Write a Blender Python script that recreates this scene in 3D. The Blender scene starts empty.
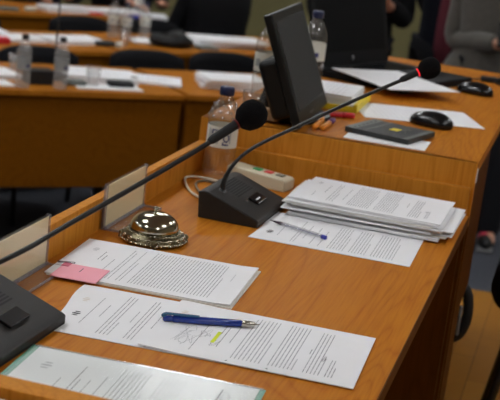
import bpy, bmesh, math, random
from math import sin, cos, pi, radians
from mathutils import Vector, Matrix, Euler
rnd = random.Random(7)
S = bpy.context.scene
COL = S.collection

# ------------------------------------------------------------------ materials
def lin(c):
    return tuple(((v/255)/12.92 if v/255 <= .04045 else ((v/255+.055)/1.055)**2.4) for v in c)
MATS = {}
def newmat(name):
    m = bpy.data.materials.new(name); m.use_nodes = True
    nt = m.node_tree; b = nt.nodes['Principled BSDF']
    MATS[name] = m
    return m, nt, b
def plain(name, rgb, rough=.5, metal=0., spec=.5, noise=0., nscale=40., bump=0., emit=None, estr=0., sheen=0.):
    m, nt, b = newmat(name)
    c = lin(rgb)
    b.inputs['Base Color'].default_value = (*c, 1)
    b.inputs['Roughness'].default_value = rough
    b.inputs['Metallic'].default_value = metal
    b.inputs['Specular IOR Level'].default_value = spec
    if sheen: b.inputs['Sheen Weight'].default_value = sheen
    if noise or bump:
        tc = nt.nodes.new('ShaderNodeTexCoord'); n = nt.nodes.new('ShaderNodeTexNoise')
        n.inputs['Scale'].default_value = nscale; n.inputs['Detail'].default_value = 4
        nt.links.new(tc.outputs['Object'], n.inputs['Vector'])
        if noise:
            r = nt.nodes.new('ShaderNodeValToRGB')
            r.color_ramp.elements[0].position = .3; r.color_ramp.elements[1].position = .7
            r.color_ramp.elements[0].color = (*[v*(1-noise) for v in c], 1)
            r.color_ramp.elements[1].color = (*[min(1, v*(1+noise)) for v in c], 1)
            nt.links.new(n.outputs['Fac'], r.inputs['Fac']); nt.links.new(r.outputs['Color'], b.inputs['Base Color'])
        if bump:
            bp = nt.nodes.new('ShaderNodeBump'); bp.inputs['Strength'].default_value = bump; bp.inputs['Distance'].default_value = .002
            nt.links.new(n.outputs['Fac'], bp.inputs['Height']); nt.links.new(bp.outputs['Normal'], b.inputs['Normal'])
    if emit:
        b.inputs['Emission Color'].default_value = (*lin(emit), 1); b.inputs['Emission Strength'].default_value = estr
    return m
def wood(name, a, d, axis='Y', rough=.38, seed=0.):
    """veneer: long stretched grain plus soft cathedral figure; axis = grain direction (world)"""
    m, nt, b = newmat(name); N = nt.nodes.new; L = nt.links.new
    g = N('ShaderNodeNewGeometry')
    def mapped(sc):
        mp = N('ShaderNodeMapping'); mp.inputs['Scale'].default_value = sc; mp.inputs['Location'].default_value = (seed, seed*1.7, seed*.6)
        L(g.outputs['Position'], mp.inputs['Vector']); return mp
    long, cr = .7, 5.5
    s1 = {'X': (long, cr, cr), 'Y': (cr, long, cr), 'Z': (cr, cr, long)}[axis]
    big = N('ShaderNodeTexNoise'); big.inputs['Scale'].default_value = 1.1; big.inputs['Detail'].default_value = 2; big.inputs['Distortion'].default_value = .6
    L(mapped(s1).outputs['Vector'], big.inputs['Vector'])
    mul = N('ShaderNodeMath'); mul.operation = 'MULTIPLY'; mul.inputs[1].default_value = 60; L(big.outputs['Fac'], mul.inputs[0])
    s0 = N('ShaderNodeMath'); s0.operation = 'SINE'; L(mul.outputs[0], s0.inputs[0])
    s1_ = N('ShaderNodeMath'); s1_.operation = 'ABSOLUTE'; L(s0.outputs[0], s1_.inputs[0])
    sn = N('ShaderNodeMath'); sn.operation = 'POWER'; sn.inputs[1].default_value = .45; L(s1_.outputs[0], sn.inputs[0])
    fine = N('ShaderNodeTexNoise'); fine.inputs['Scale'].default_value = 1; fine.inputs['Detail'].default_value = 3
    s2 = tuple(v*(40 if v > 4 else 12) for v in s1)
    L(mapped(s2).outputs['Vector'], fine.inputs['Vector'])
    ma = N('ShaderNodeMath'); ma.operation = 'MULTIPLY_ADD'; ma.inputs[1].default_value = .42; L(sn.outputs[0], ma.inputs[0])
    L(fine.outputs['Fac'], ma.inputs[2])
    r = N('ShaderNodeValToRGB'); r.color_ramp.elements[0].position = .45; r.color_ramp.elements[1].position = 1.
    r.color_ramp.elements[0].color = (*lin(d), 1); r.color_ramp.elements[1].color = (*lin(a), 1)
    L(ma.outputs[0], r.inputs['Fac']); L(r.outputs['Color'], b.inputs['Base Color'])
    b.inputs['Roughness'].default_value = rough; b.inputs['Specular IOR Level'].default_value = .04
    return m
def clear(name, tint=(255, 255, 255), gloss=.25, rough=.04, trans=1.0, white_mix=0., base=.04):
    """thin clear shell: mostly see-through with a fresnel gloss"""
    m = bpy.data.materials.new(name); m.use_nodes = True; nt = m.node_tree; nt.nodes.clear(); N = nt.nodes.new; L = nt.links.new
    o = N('ShaderNodeOutputMaterial'); mx = N('ShaderNodeMixShader'); t = N('ShaderNodeBsdfTransparent'); gl = N('ShaderNodeBsdfGlossy')
    t.inputs['Color'].default_value = (*[v*trans for v in lin(tint)], 1); gl.inputs['Roughness'].default_value = rough
    lw = N('ShaderNodeLayerWeight'); lw.inputs['Blend'].default_value = .5
    pw = N('ShaderNodeMath'); pw.operation = 'POWER'; pw.inputs[1].default_value = 3.; L(lw.outputs['Facing'], pw.inputs[0])
    md = N('ShaderNodeMath'); md.operation = 'MULTIPLY_ADD'; md.inputs[1].default_value = gloss; md.inputs[2].default_value = base; L(pw.outputs[0], md.inputs[0])
    L(md.outputs[0], mx.inputs['Fac']); L(t.outputs[0], mx.inputs[1]); L(gl.outputs[0], mx.inputs[2]); L(mx.outputs[0], o.inputs['Surface'])
    if white_mix:
        m2 = N('ShaderNodeMixShader'); m2.inputs['Fac'].default_value = white_mix
        df = N('ShaderNodeBsdfDiffuse'); df.inputs['Color'].default_value = (.75, .75, .74, 1)
        L(mx.outputs[0], m2.inputs[1]); L(df.outputs[0], m2.inputs[2]); L(m2.outputs[0], o.inputs['Surface'])
    MATS[name] = m
    return m

wood('wood_top', (186, 117, 34), (164, 92, 22), 'Y', .45)
wood('wood_panel', (200, 132, 46), (178, 111, 32), 'Z', .48, 3.)
wood('wood_hall', (172, 108, 33), (150, 88, 22), 'X', .46, 5.)
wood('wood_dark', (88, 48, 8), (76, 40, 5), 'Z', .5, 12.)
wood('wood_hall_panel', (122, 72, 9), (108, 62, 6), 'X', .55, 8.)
plain('edge_band', (92, 52, 16), .6, spec=.1)
plain('paper', (238, 238, 240), .75, spec=.2, noise=.015, nscale=18)
plain('paper_warm', (234, 232, 224), .75, spec=.2)
plain('ink', (128, 128, 134), .8, spec=.1)
plain('ink_dark', (45, 45, 52), .8, spec=.1)
plain('ink_pale', (196, 196, 200), .8, spec=.1)
plain('ink_stamp', (222, 214, 206), .8, spec=.1)
plain('highlighter', (214, 226, 40), .7)
plain('pink', (240, 162, 176), .7)
plain('pink_deep', (205, 80, 110), .6)
plain('wire_dark', (60, 45, 55), .35, metal=.8)
plain('black_plastic', (38, 36, 34), .5, 0., .3, noise=.08, nscale=300, bump=.12)
plain('black_gloss', (18, 18, 20), .22)
plain('black_matte', (16, 16, 18), .7)
plain('black_rubber', (15, 15, 16), .35)
plain('foam', (17, 16, 17), .95, spec=.1, noise=.3, nscale=500, bump=.8)
plain('slot', (14, 14, 14), .8)
plain('white_mark', (225, 228, 230), .5)
plain('red_ring', (110, 12, 18), .4)
plain('red_ring_lit', (255, 40, 50), .4, emit=(255, 30, 45), estr=1.1)
plain('cream_card', (248, 234, 182), .75, spec=.2, noise=.02, nscale=10)
plain('beige_plastic', (206, 198, 172), .45)
plain('green_key', (40, 150, 84), .45)
plain('red_key', (212, 62, 62), .45)
plain('grey_key', (120, 118, 104), .5)
plain('cable_white', (205, 198, 180), .5)
plain('cable_grey', (96, 84, 66), .5)
plain('cap_blue', (24, 34, 74), .4)
plain('cap_black', (22, 22, 26), .4)
plain('label_white', (214, 212, 200), .6)
plain('label_blue', (58, 60, 110), .6)
plain('label_grey', (150, 152, 150), .6)
plain('pen_blue', (14, 48, 136), .22, spec=.7)
plain('pen_teal', (34, 92, 130), .25, spec=.7)
plain('chrome', (205, 200, 190), .18, metal=1.)
plain('bic_blue', (40, 48, 160), .35)
plain('ink_tube', (120, 120, 150), .5)
plain('silver', (184, 179, 160), .15, metal=1.)
plain('silver_old', (118, 111, 88), .28, metal=1., noise=.5, nscale=320, bump=.2)
plain('monitor_black', (9, 9, 8), .33, spec=.4)
plain('screen_off', (40, 40, 39), .55, spec=.25)
plain('laptop_black', (13, 14, 17), .6, spec=.15)
plain('laptop_screen', (8, 9, 12), .6, spec=.1)
plain('emblem_grey', (110, 112, 115), .35, metal=.6)
plain('yellow_folder', (232, 208, 40), .5)
plain('orange', (240, 150, 40), .45)
plain('purple', (110, 60, 120), .45)
plain('red_plastic', (205, 40, 50), .4)
plain('book_black', (42, 44, 44), .5)
plain('book_grey', (98, 104, 100), .5)
plain('green_folder', (108, 165, 145), .35)
plain('chair_fabric', (20, 20, 23), .9, spec=.2, noise=.15, nscale=200)
plain('chair_metal', (20, 20, 21), .45)
plain('tan_box', (150, 118, 82), .8)
plain('skin', (205, 150, 122), .55, noise=.03, nscale=20)
plain('hair_dark', (28, 22, 18), .7)
plain('jacket_grey', (88, 85, 80), .9, spec=.2, noise=.12, nscale=60, sheen=.2)
plain('cloth_black', (16, 16, 19), .9, spec=.2)
plain('cloth_navy', (22, 24, 34), .9, spec=.2)
plain('maroon', (100, 44, 54), .85, spec=.2)
plain('trouser_dark', (30, 30, 34), .9, spec=.2)
plain('shoe_black', (22, 22, 24), .6)
plain('shoe_pink', (205, 62, 88), .6)
plain('shoe_sole', (120, 120, 122), .7)
plain('carpet_hall', (70, 72, 78), .95, spec=.1, noise=.12, nscale=60)
plain('wall_olive', (140, 132, 92), .9, spec=.2, noise=.03, nscale=3)
plain('wall_plain', (150, 140, 118), .9, spec=.2, noise=.02, nscale=3)
plain('ceiling_white', (222, 220, 214), .9, spec=.2)
plain('lamp_frame', (225, 225, 225), .5)
plain('lamp_diffuser', (255, 250, 240), .6, emit=(246, 249, 252), estr=23.)
plain('tube_off', (210, 210, 208), .5)
clear('acrylic', (252, 251, 253), .10, .06, white_mix=.03)
clear('bottle_clear', (252, 252, 252), .6, .08, white_mix=.2)  # diffuse white in the shell stands for highlights and refracted ceiling light
clear('acrylic_edge', (235, 232, 240), .3, .08, white_mix=.2)  # pale tint and mixed-in white stand for glints along clear edges
clear('bottle_near', (252, 252, 250), .7, .05, white_mix=.03, base=.10)
clear('dimple_glint', (252, 252, 250), .6, .12, white_mix=.02, base=.4)  # reflectivity raised so the shoulder bumps read as bright highlight dots
clear('glass', (250, 250, 250), .5, white_mix=.05)
clear('bic_clear', (250, 250, 252), .4, white_mix=.2)
clear('folder_clear', (254, 255, 254), .06, .2, white_mix=.03)
def parquet():
    m, nt, b = newmat('parquet'); N = nt.nodes.new; L = nt.links.new
    g = N('ShaderNodeNewGeometry')
    mp = N('ShaderNodeMapping'); mp.inputs['Rotation'].default_value = (0, 0, radians(90)); L(g.outputs['Position'], mp.inputs['Vector'])
    br = N('ShaderNodeTexBrick'); br.inputs['Scale'].default_value = 1; br.inputs['Brick Width'].default_value = .42; br.inputs['Row Height'].default_value = .07
    br.inputs['Mortar Size'].default_value = .0012
    br.inputs['Color1'].default_value = (*lin((172, 118, 36)), 1); br.inputs['Color2'].default_value = (*lin((158, 104, 28)), 1); br.inputs['Mortar'].default_value = (*lin((84, 52, 20)), 1)
    L(mp.outputs['Vector'], br.inputs['Vector'])
    n = N('ShaderNodeTexNoise'); n.inputs['Scale'].default_value = 12; L(g.outputs['Position'], n.inputs['Vector'])
    mx = N('ShaderNodeMixRGB'); mx.blend_type = 'MULTIPLY'; mx.inputs['Fac'].default_value = .2
    L(br.outputs['Color'], mx.inputs['Color1']); L(n.outputs['Fac'], mx.inputs['Color2']); L(mx.outputs['Color'], b.inputs['Base Color'])
    b.inputs['Roughness'].default_value = .5; b.inputs['Specular IOR Level'].default_value = .15
parquet()

# ------------------------------------------------------------------ mesh helpers
class MB:
    """collects shapes, then links them as one mesh object"""
    def __init__(s): s.v = []; s.f = []; s.m = []; s.sm = []; s.mats = []
    def mi(s, name):
        if name not in s.mats: s.mats.append(name)
        return s.mats.index(name)
    def add(s, vs, fs, mat, smooth=False, M=None):
        o = len(s.v); k = s.mi(mat)
        for p in vs:
            p = Vector(p)
            s.v.append(M @ p if M else p)
        for f in fs: s.f.append([i+o for i in f]); s.m.append(k); s.sm.append(smooth)
        return s
    def bm(s, b, mat, smooth=False, M=None):
        b.verts.ensure_lookup_table(); b.verts.index_update()
        s.add([v.co.copy() for v in b.verts], [[v.index for v in f.verts] for f in b.faces], mat, smooth, M); b.free(); return s
    def box(s, c, d, mat, bev=0., seg=2, M=None, smooth=False):
        b = bmesh.new(); bmesh.ops.create_cube(b, size=1)
        for v in b.verts: v.co = Vector((c[0]+v.co.x*d[0], c[1]+v.co.y*d[1], c[2]+v.co.z*d[2]))
        if bev: bmesh.ops.bevel(b, geom=b.edges[:], offset=bev, segments=seg, affect='EDGES', profile=.5)
        return s.bm(b, mat, smooth, M)
    def prism(s, poly, z0, z1, mat, bev=0., M=None, seg=2, smooth=False):
        b = bmesh.new(); n = len(poly)
        lo = [b.verts.new((p[0], p[1], z0)) for p in poly]; hi = [b.verts.new((p[0], p[1], z1)) for p in poly]
        b.faces.new(lo[::-1]); b.faces.new(hi)
        for i in range(n): b.faces.new((lo[i], lo[(i+1) % n], hi[(i+1) % n], hi[i]))
        bmesh.ops.recalc_face_normals(b, faces=b.faces[:])
        if bev: bmesh.ops.bevel(b, geom=b.edges[:], offset=bev, segments=seg, affect='EDGES', profile=.5)
        return s.bm(b, mat, smooth, M)
    def lathe(s, prof, mat, n=32, M=None, smooth=True, cap=True):
        vs = []; fs = []
        for r, z in prof:
            for k in range(n): a = 2*pi*k/n; vs.append((r*cos(a), r*sin(a), z))
        for i in range(len(prof)-1):
            for k in range(n): fs.append((i*n+k, i*n+(k+1) % n, (i+1)*n+(k+1) % n, (i+1)*n+k))
        if cap:
            if prof[0][0] > 1e-6: fs.append(tuple(range(n))[::-1])
            if prof[-1][0] > 1e-6: fs.append(tuple((len(prof)-1)*n+k for k in range(n)))
        return s.add(vs, fs, mat, smooth, M)
    def tube(s, pts, rad, mat, n=10, smooth=True, M=None):
        P = [Vector(p) for p in pts]; R = rad if isinstance(rad, (list, tuple)) else [rad]*len(P)
        vs = []; fs = []; up = Vector((0, 0, 1)); prev = None
        for i, p in enumerate(P):
            t = (P[min(i+1, len(P)-1)]-P[max(i-1, 0)]).normalized()
            if prev is None:
                x = t.cross(up if abs(t.z) < .95 else Vector((1, 0, 0))).normalized()
            else: x = (prev-t*prev.dot(t)).normalized()
            prev = x; y = t.cross(x)
            for k in range(n):
                a = 2*pi*k/n; vs.append(p+(x*cos(a)+y*sin(a))*R[i])
        for i in range(len(P)-1):
            for k in range(n): fs.append((i*n+k, i*n+(k+1) % n, (i+1)*n+(k+1) % n, (i+1)*n+k))
        fs.append(tuple(range(n))[::-1]); fs.append(tuple((len(P)-1)*n+k for k in range(n)))
        return s.add(vs, fs, mat, smooth, M)
    def ball(s, c, r, mat, u=16, v=10, M=None, sc=(1, 1, 1)):
        b = bmesh.new(); bmesh.ops.create_uvsphere(b, u_segments=u, v_segments=v, radius=r)
        for q in b.verts: q.co = Vector((c[0]+q.co.x*sc[0], c[1]+q.co.y*sc[1], c[2]+q.co.z*sc[2]))
        return s.bm(b, mat, True, M)
    def build(s, name, parent=None, loc=(0, 0, 0), rot=(0, 0, 0)):
        me = bpy.data.meshes.new(name); me.from_pydata([tuple(v) for v in s.v], [], s.f)
        for m in s.mats: me.materials.append(MATS[m])
        me.polygons.foreach_set('material_index', s.m); me.polygons.foreach_set('use_smooth', s.sm); me.update()
        o = bpy.data.objects.new(name, me); COL.objects.link(o); o.location = loc; o.rotation_euler = rot
        if parent: o.parent = parent
        return o
def tag(o, label=None, cat=None, group=None, kind=None):
    if label: o['label'] = label
    if cat: o['category'] = cat
    if group: o['group'] = group
    if kind: o['kind'] = kind
    return o
def thing(name, label, cat, loc=(0, 0, 0), rz=0., group=None):
    o = bpy.data.objects.new(name, None); COL.objects.link(o); o.empty_display_size = .05
    o.location = loc; o.rotation_euler = (0, 0, rz)
    return tag(o, label, cat, group)
def dup(root, loc, rz, label=None, group=None):
    r = root.copy(); COL.objects.link(r); r.location = loc; r.rotation_euler = (0, 0, rz)
    if label: r['label'] = label
    if group: r['group'] = group
    for ch in list(root.children):
        c = ch.copy(); COL.objects.link(c); c.parent = r
        for g in list(ch.children):
            d = g.copy(); COL.objects.link(d); d.parent = c
    return r
def struct(name, mb):
    return tag(mb.build(name), kind='structure')
def catmull(pts, n=8):
    P = [Vector(p) for p in pts]; out = []
    for i in range(len(P)-1):
        a = P[max(i-1, 0)]; b = P[i]; c = P[i+1]; d = P[min(i+2, len(P)-1)]
        for k in range(n):
            t = k/n
            out.append(.5*((2*b)+(c-a)*t+(2*a-5*b+4*c-d)*t*t+(3*b-a-3*c+d)*t**3))
    out.append(P[-1]); return out

# ------------------------------------------------------------------ room shell
HF = -.35                      # floor level of the hall; the platform with the long desks is at 0
struct('floor_platform', MB().box((-.02, -1.35, -.025), (1.40, 6.7, .05), 'parquet').box((1.9, -1.35, -.025), (2.44, 6.7, .05), 'parquet'))
struct('trim_platform', MB().box((1.2, 2.01, -.2), (3.84, .02, .3), 'carpet_hall').box((-.73, -1.35, -.2), (.02, 6.7, .3), 'wood_hall_panel'))
struct('floor_hall', MB().box((-2.0, 2.0, HF-.05), (11, 16, .1), 'carpet_hall'))
struct('ceiling', MB().box((-2.0, 2.0, 2.98), (11, 16, .1), 'ceiling_white'))
struct('wall_back', MB().box((-2.0, 9.95, 1.3), (11, .1, 3.4), 'wall_olive'))
struct('wall_front', MB().box((-2.0, -5.95, 1.3), (11, .1, 3.4), 'wall_plain'))
struct('wall_left', MB().box((-7.45, 2.0, 1.3), (.1, 16, 3.4), 'wall_plain'))
struct('wall_right', MB().box((3.45, 2.0, 1.3), (.1, 16, 3.4), 'wall_plain'))
# ceiling lamps: square four-tube fittings
lamp = thing('ceiling_light', 'square white fluorescent fitting set in the ceiling', 'ceiling light', (0, 0, 2.93), 0, 'ceiling lights over the hall')
MB().box((0, .31, -.03), (.64, .02, .06), 'lamp_frame').box((0, -.31, -.03), (.64, .02, .06), 'lamp_frame').box((.31, 0, -.03), (.02, .6, .06), 'lamp_frame').box((-.31, 0, -.03), (.02, .6, .06), 'lamp_frame').box((0, 0, -.004), (.6, .6, .006), 'lamp_frame').build('frame', lamp)
d_ = MB()
for k in range(2):
    for j in range(2): d_.box((-.145+.29*k, -.145+.29*j, -.03), (.25, .25, .03), 'lamp_diffuser', .004)
d_.build('diffuser', lamp)
LSPOTS = [(x, y) for x in (-5.1, -1.75, 1.6) for y in (-3.4, -.9, 1.6, 4.1, 6.6)]
for i, (x, y) in enumerate(LSPOTS):
    if i == 0: lamp.location = (x, y, 2.93)
    else: dup(lamp, (x, y, 2.93), 0)

# ------------------------------------------------------------------ the platform desks
dk = thing('desk', 'light wooden desk in front carrying the bell, microphones and signed papers', 'desk', (0, 0, 0))
MB().box((-.295, -.70, .7375), (.59, 1.40, .025), 'wood_top', .0015).build('desktop', dk)
MB().box((-.599, -.715, .404), (.018, 1.466, .808), 'wood_panel', .001).build('front_panel', dk)
MB().box((-.2985, .009, .769), (.583, .018, .078), 'wood_panel', .001).build('upstand', dk)
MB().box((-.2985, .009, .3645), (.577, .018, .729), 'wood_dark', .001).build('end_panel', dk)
MB().box((-.295, -1.4165, .404), (.59, .033, .808), 'wood_panel', .001).build('end_panel', dk)
MB().box((.0006, -.70, .7375), (.0016, 1.40, .025), 'edge_band').build('edge_strip', dk)

d2 = thing('desk', 'taller wooden desk behind the ledge carrying the monitor and laptop', 'desk', (0, 0, 0))
MB().box((-.305, .80, .8475), (.61, 1.56, .025), 'wood_top', .0015).build('desktop', d2)
MB().box((-.305, .028, .79), (.61, .018, .14), 'wood_panel', .001).build('upstand', d2)
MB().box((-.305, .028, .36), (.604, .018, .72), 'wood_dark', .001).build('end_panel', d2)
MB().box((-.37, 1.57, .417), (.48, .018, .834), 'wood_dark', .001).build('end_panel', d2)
MB().box((-.601, .80, .417), (.018, 1.52, .834), 'wood_panel', .001).build('front_panel', d2)
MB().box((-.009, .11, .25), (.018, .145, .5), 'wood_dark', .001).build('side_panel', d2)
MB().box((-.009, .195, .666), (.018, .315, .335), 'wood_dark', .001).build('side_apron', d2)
MB().box((.0005, .030, .832), (.002, .016, .030), 'white_mark').build('edge_tape', d2)

d3 = thing('desk', 'wooden desk top at the lower left picture corner beyond the near ledge', 'desk', (0, 0, 0))
MB().box((-.295, -1.80, .785), (.59, .72, .025), 'wood_top', .0015).build('desktop', d3)
MB().box((-.599, -1.80, .39), (.018, .72, .79), 'wood_panel').build('front_panel', d3)
MB().box((-.295, -2.15, .386), (.57, .018, .772), 'wood_panel').build('end_panel', d3)

# ------------------------------------------------------------------ printed sheets
def page(name, label, cx, cy, th, z, layout, w=.297, h=.21, t=.0004, zf=None, group=None, mat='paper', seed=1, marks=None, nx=20, ny=10, cat='document', edge=None):
    """one sheet or stapled document; top of the page at -x, lines of print run along +y"""
    R = random.Random(seed); zf = zf or (lambda x, y: 0.); edge = edge or (lambda x, y: (0., 0.)); mb = MB()
    vs = []; fs = []
    for lay in (0, t):
        for i in range(nx+1):
            for j in range(ny+1):
                x = -w/2+w*i/nx; y = -h/2+h*j/ny; e = edge(x, y)
                vs.append((x+e[0], y+e[1], lay+zf(x, y)))
    n = (nx+1)*(ny+1); ix = lambda i, j: i*(ny+1)+j
    for i in range(nx):
        for j in range(ny):
            q = (ix(i, j), ix(i+1, j), ix(i+1, j+1), ix(i, j+1)); fs.append([k+n for k in q]); fs.append(q[::-1])
    rim = [(i, 0) for i in range(nx)]+[(nx, j) for j in range(ny)]+[(i, ny) for i in range(nx, 0, -1)]+[(0, j) for j in range(ny, 0, -1)]
    for k in range(len(rim)):
        a = ix(*rim[k]); b = ix(*rim[(k+1) % len(rim)]); fs.append((a, b, b+n, a+n))
    mb.add(vs, fs, mat, False)
    lift = t+.00025
    def word(x, y0, y1, hh, ink):
        k = max(1, int((y1-y0)/.02)); q = []; f = []
        for i in range(k+1):
            y = y0+(y1-y0)*i/k
            q += [(x-hh/2, y, zf(x-hh/2, y)+lift), (x+hh/2, y, zf(x+hh/2, y)+lift)]
        for i in range(k): f.append((2*i, 2*i+1, 2*i+3, 2*i+2))
        mb.add(q, f, ink)
    for (x0, nl, pitch, y0, y1, last, hh, ink) in layout:
        for i in range(nl):
            x = x0+i*pitch; end = y1 if i < nl-1 else y0+(y1-y0)*last; y = y0
            while y < end-.003:
                e = min(end, y+R.uniform(.006, .02)); word(x, y, e, hh, ink); y = e+R.uniform(.0012, .0022)
    if marks: marks(mb, zf, lift)
    o = mb.build(name, None, (cx, cy, z), (0, 0, th))
    return tag(o, label, cat, group)
def scribble(mb, zf, lift, x, y, sx, sy, n, seed, ink='ink', wd=.0007):
    R = random.Random(seed); pts = [(x+R.uniform(-sx, sx), y+R.uniform(-sy, sy)) for _ in range(n)]
    c = catmull([(p[0], p[1], 0) for p in pts], 8); vs = []; fs = []
    for i, p in enumerate(c):
        t = (c[min(i+1, len(c)-1)]-c[max(i-1, 0)]); t = Vector((-t.y, t.x, 0)).normalized()*wd/2
        for q in (p-t, p+t): vs.append((q.x, q.y, zf(q.x, q.y)+lift))
    for i in range(len(c)-1): fs.append((2*i, 2*i+1, 2*i+3, 2*i+2))
    mb.add(vs, fs, ink)
def quad(mb, zf, lift, x0, x1, y0, y1, ink):
    mb.add([(x0, y0, zf(x0, y0)+lift), (x1, y0, zf(x1, y0)+lift), (x1, y1, zf(x1, y1)+lift), (x0, y1, zf(x0, y1)+lift)], [(0, 1, 2, 3)], ink)
def crest(mb, zf, lift, x, y, s, ink):
    """small coat-of-arms like stamp: shield with two side supporters"""
    for dy, w_, h_ in ((0, .42, 1.), (-.55, .3, .7), (.55, .3, .7)):
        vs = []; 
        for k in range(12):
            a = 2*pi*k/12; vs.append((x+s*h_*.5*cos(a), y+s*(dy+w_*.5*sin(a)), zf(x, y)+lift))
        mb.add(vs, [tuple(range(12))], ink)
T = .00095
# signed sheet with the blue pen
def mk_R(mb, zf, l):
    crest(mb, zf, l, -.128, .052, .012, 'ink_stamp')
    for i in range(2): scribble(mb, zf, l, -.094, -.028, .022, .045, 7, 31+i, 'ink', .0004)
    scribble(mb, zf, l, -.078, -.02, .012, .02, 7, 41, 'ink', .0006); scribble(mb, zf, l, -.102, -.045, .008, .022, 5, 42, 'ink', .0005)
    scribble(mb, zf, l, -.055, -.05, .008, .03, 6, 43, 'ink', .0006)
    quad(mb, zf, l+.0002, -.064, -.0585, -.043, .004, 'highlighter')
    scribble(mb, zf, l, .098, -.018, .006, .012, 6, 45, 'ink_dark', .0009)
    for x in (-.028, .028): quad(mb, zf, l, x, x+.003, -.099, -.0965, 'ink_dark')
page('document', 'signed sheet under the blue pen, with a yellow highlight and dense print', -.1864, -.9824, radians(2.09), .7519,
     [(-.083, 1, .005, -.085, .085, .8, T, 'ink'), (-.058, 1, .005, -.004, .06, 1, T, 'ink'), (-.052, 1, .006, -.055, .03, 1, T, 'ink'), (-.039, 1, .006, -.03, .07, 1, T, 'ink'),
      (-.024, 8, .0056, -.085, .088, .5, T, 'ink'), (.028, 7, .0054, -.085, .088, .25, T, 'ink'), (.072, 1, .005, -.012, .006, 1, T, 'ink_dark'), (.076, 5, .0052, -.085, .082, .4, T, 'ink'),
      (.106, 3, .0045, -.085, -.02, .6, T, 'ink')], t=.0012, seed=11, marks=mk_R, zf=lambda x, y: .0016*max(0, -x-.09)/.05)
def mk_L(mb, zf, l):
    crest(mb, zf, l, -.121, -.024, .013, 'ink_dark'); quad(mb, zf, l, .002, .005, -.1, -.096, 'ink_dark')
    crest(mb, zf, l, -.128, .04, .012, 'ink_stamp')
page('document', 'printed sheet with a small dark crest, half under the signed sheet beside the near microphone', -.3325, -.9895, radians(3.6), .7504,
     [(-.105, 1, .005, -.06, .062, 1, T, 'ink'), (-.088, 1, .005, -.02, .035, 1, T, 'ink'), (-.072, 4, .0056, -.085, .085, .35, T, 'ink'), (-.042, 1, .005, -.02, .03, 1, T, 'ink'),
      (-.032, 3, .0056, -.085, .085, .9, T, 'ink'), (-.008, 1, .005, -.03, .05, 1, T, 'ink'), (.006, 2, .006, -.085, .085, 1, T, 'ink')], t=.0008, seed=12, marks=mk_L,
     edge=lambda x, y: ((.006*sin((y+.1)*26)*max(0., -x-.05)/.1), 0.))
# document with pink note
def mk_U(mb, zf, l): crest(mb, zf, l, -.118, .052, .012, 'ink_pale')
U = (-.4218, -.771, radians(3.28))
page('document', 'bottom stapled printout of the pair with the pink note, edge showing near the bell', U[0]+.004, U[1]-.002, U[2]-.008, .7503, [], t=.0022, seed=14, mat='paper_warm')
page('document', 'closely printed document with a pink sticky note clipped to it, in front of the bell', U[0], U[1], U[2], .7531,
     [(-.098, 1, .005, .0, .05, 1, T, 'ink_dark'), (-.091, 1, .005, -.002, .03, 1, T, 'ink_dark'), (-.074, 1, .005, -.07, .02, 1, T, 'ink'), (-.058, 2, .0058, -.085, .085, .9, T, 'ink'), (-.04, 2, .006, -.085, .085, .6, T, 'ink'),
      (-.02, 25, .0053, -.087, .089, .6, T, 'ink'), (.122, 1, .004, .01, .05, 1, .0012, 'ink_pale')], t=.0016, seed=13, marks=mk_U, zf=lambda x, y: .002*max(0, x-.12)/.03)
# sticky note and its clip
nt_ = MB(); nt_.box((0, 0, .0006), (.074, .072, .0012), 'pink').box((-.032, .028, .0014), (.012, .018, .0008), 'pink_deep')
nt_.box((-.002, .012, .0014), (.0012, .02, .0003), 'wire_dark')
tag(nt_.build('sticky_note', None, (-.514, -.862, .7553), (0, 0, radians(4))), 'pink sticky note on the left end of the closely printed document', 'sticky note')
tag(MB().tube(catmull([(-.014, .003, 0), (.012, .003, 0), (.014, 0, 0), (.012, -.003, 0), (-.01, -.003, 0), (-.012, -.0008, 0), (-.008, .0012, 0), (.008, .0012, 0)], 4), .0005, 'wire_dark', 6).build('paper_clip', None, (-.553, -.828, .7572), (0, 0, radians(20))),
    'dark wire paper clip on the corner of the pink sticky note', 'paper clip')
# lone sheet and the pile
def mk_N(mb, zf, l):
    crest(mb, zf, l, -.122, -.045, .014, 'ink_dark')
page('document', 'single printed sheet under the clear ballpoint pen, lowest below the thick pile', -.2049, -.3601, radians(.95), .7504,
     [(-.105, 1, .005, -.06, .04, 1, T, 'ink'), (-.09, 1, .005, -.01, .03, 1, T, 'ink'), (-.075, 2, .0056, -.085, .07, .7, T, 'ink'), (-.058, 1, .005, -.05, .06, .9, T, 'ink'), (-.04, 1, .005, -.08, .06, .9, T, 'ink'), (-.024, 1, .006, -.085, .04, .9, T, 'ink'),
      (-.006, 6, .0056, -.085, .07, .6, T, 'ink'), (.034, 6, .0056, -.085, .07, .5, T, 'ink'), (.074, 8, .0056, -.085, .07, .7, T, 'ink')], t=.0008, seed=21, marks=mk_N,
     edge=lambda x, y: (.004*sin((y+.1)*20)*max(0., -x-.05)/.1, 0.))
R_ = random.Random(5); z = .7514; NS = 13
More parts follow.
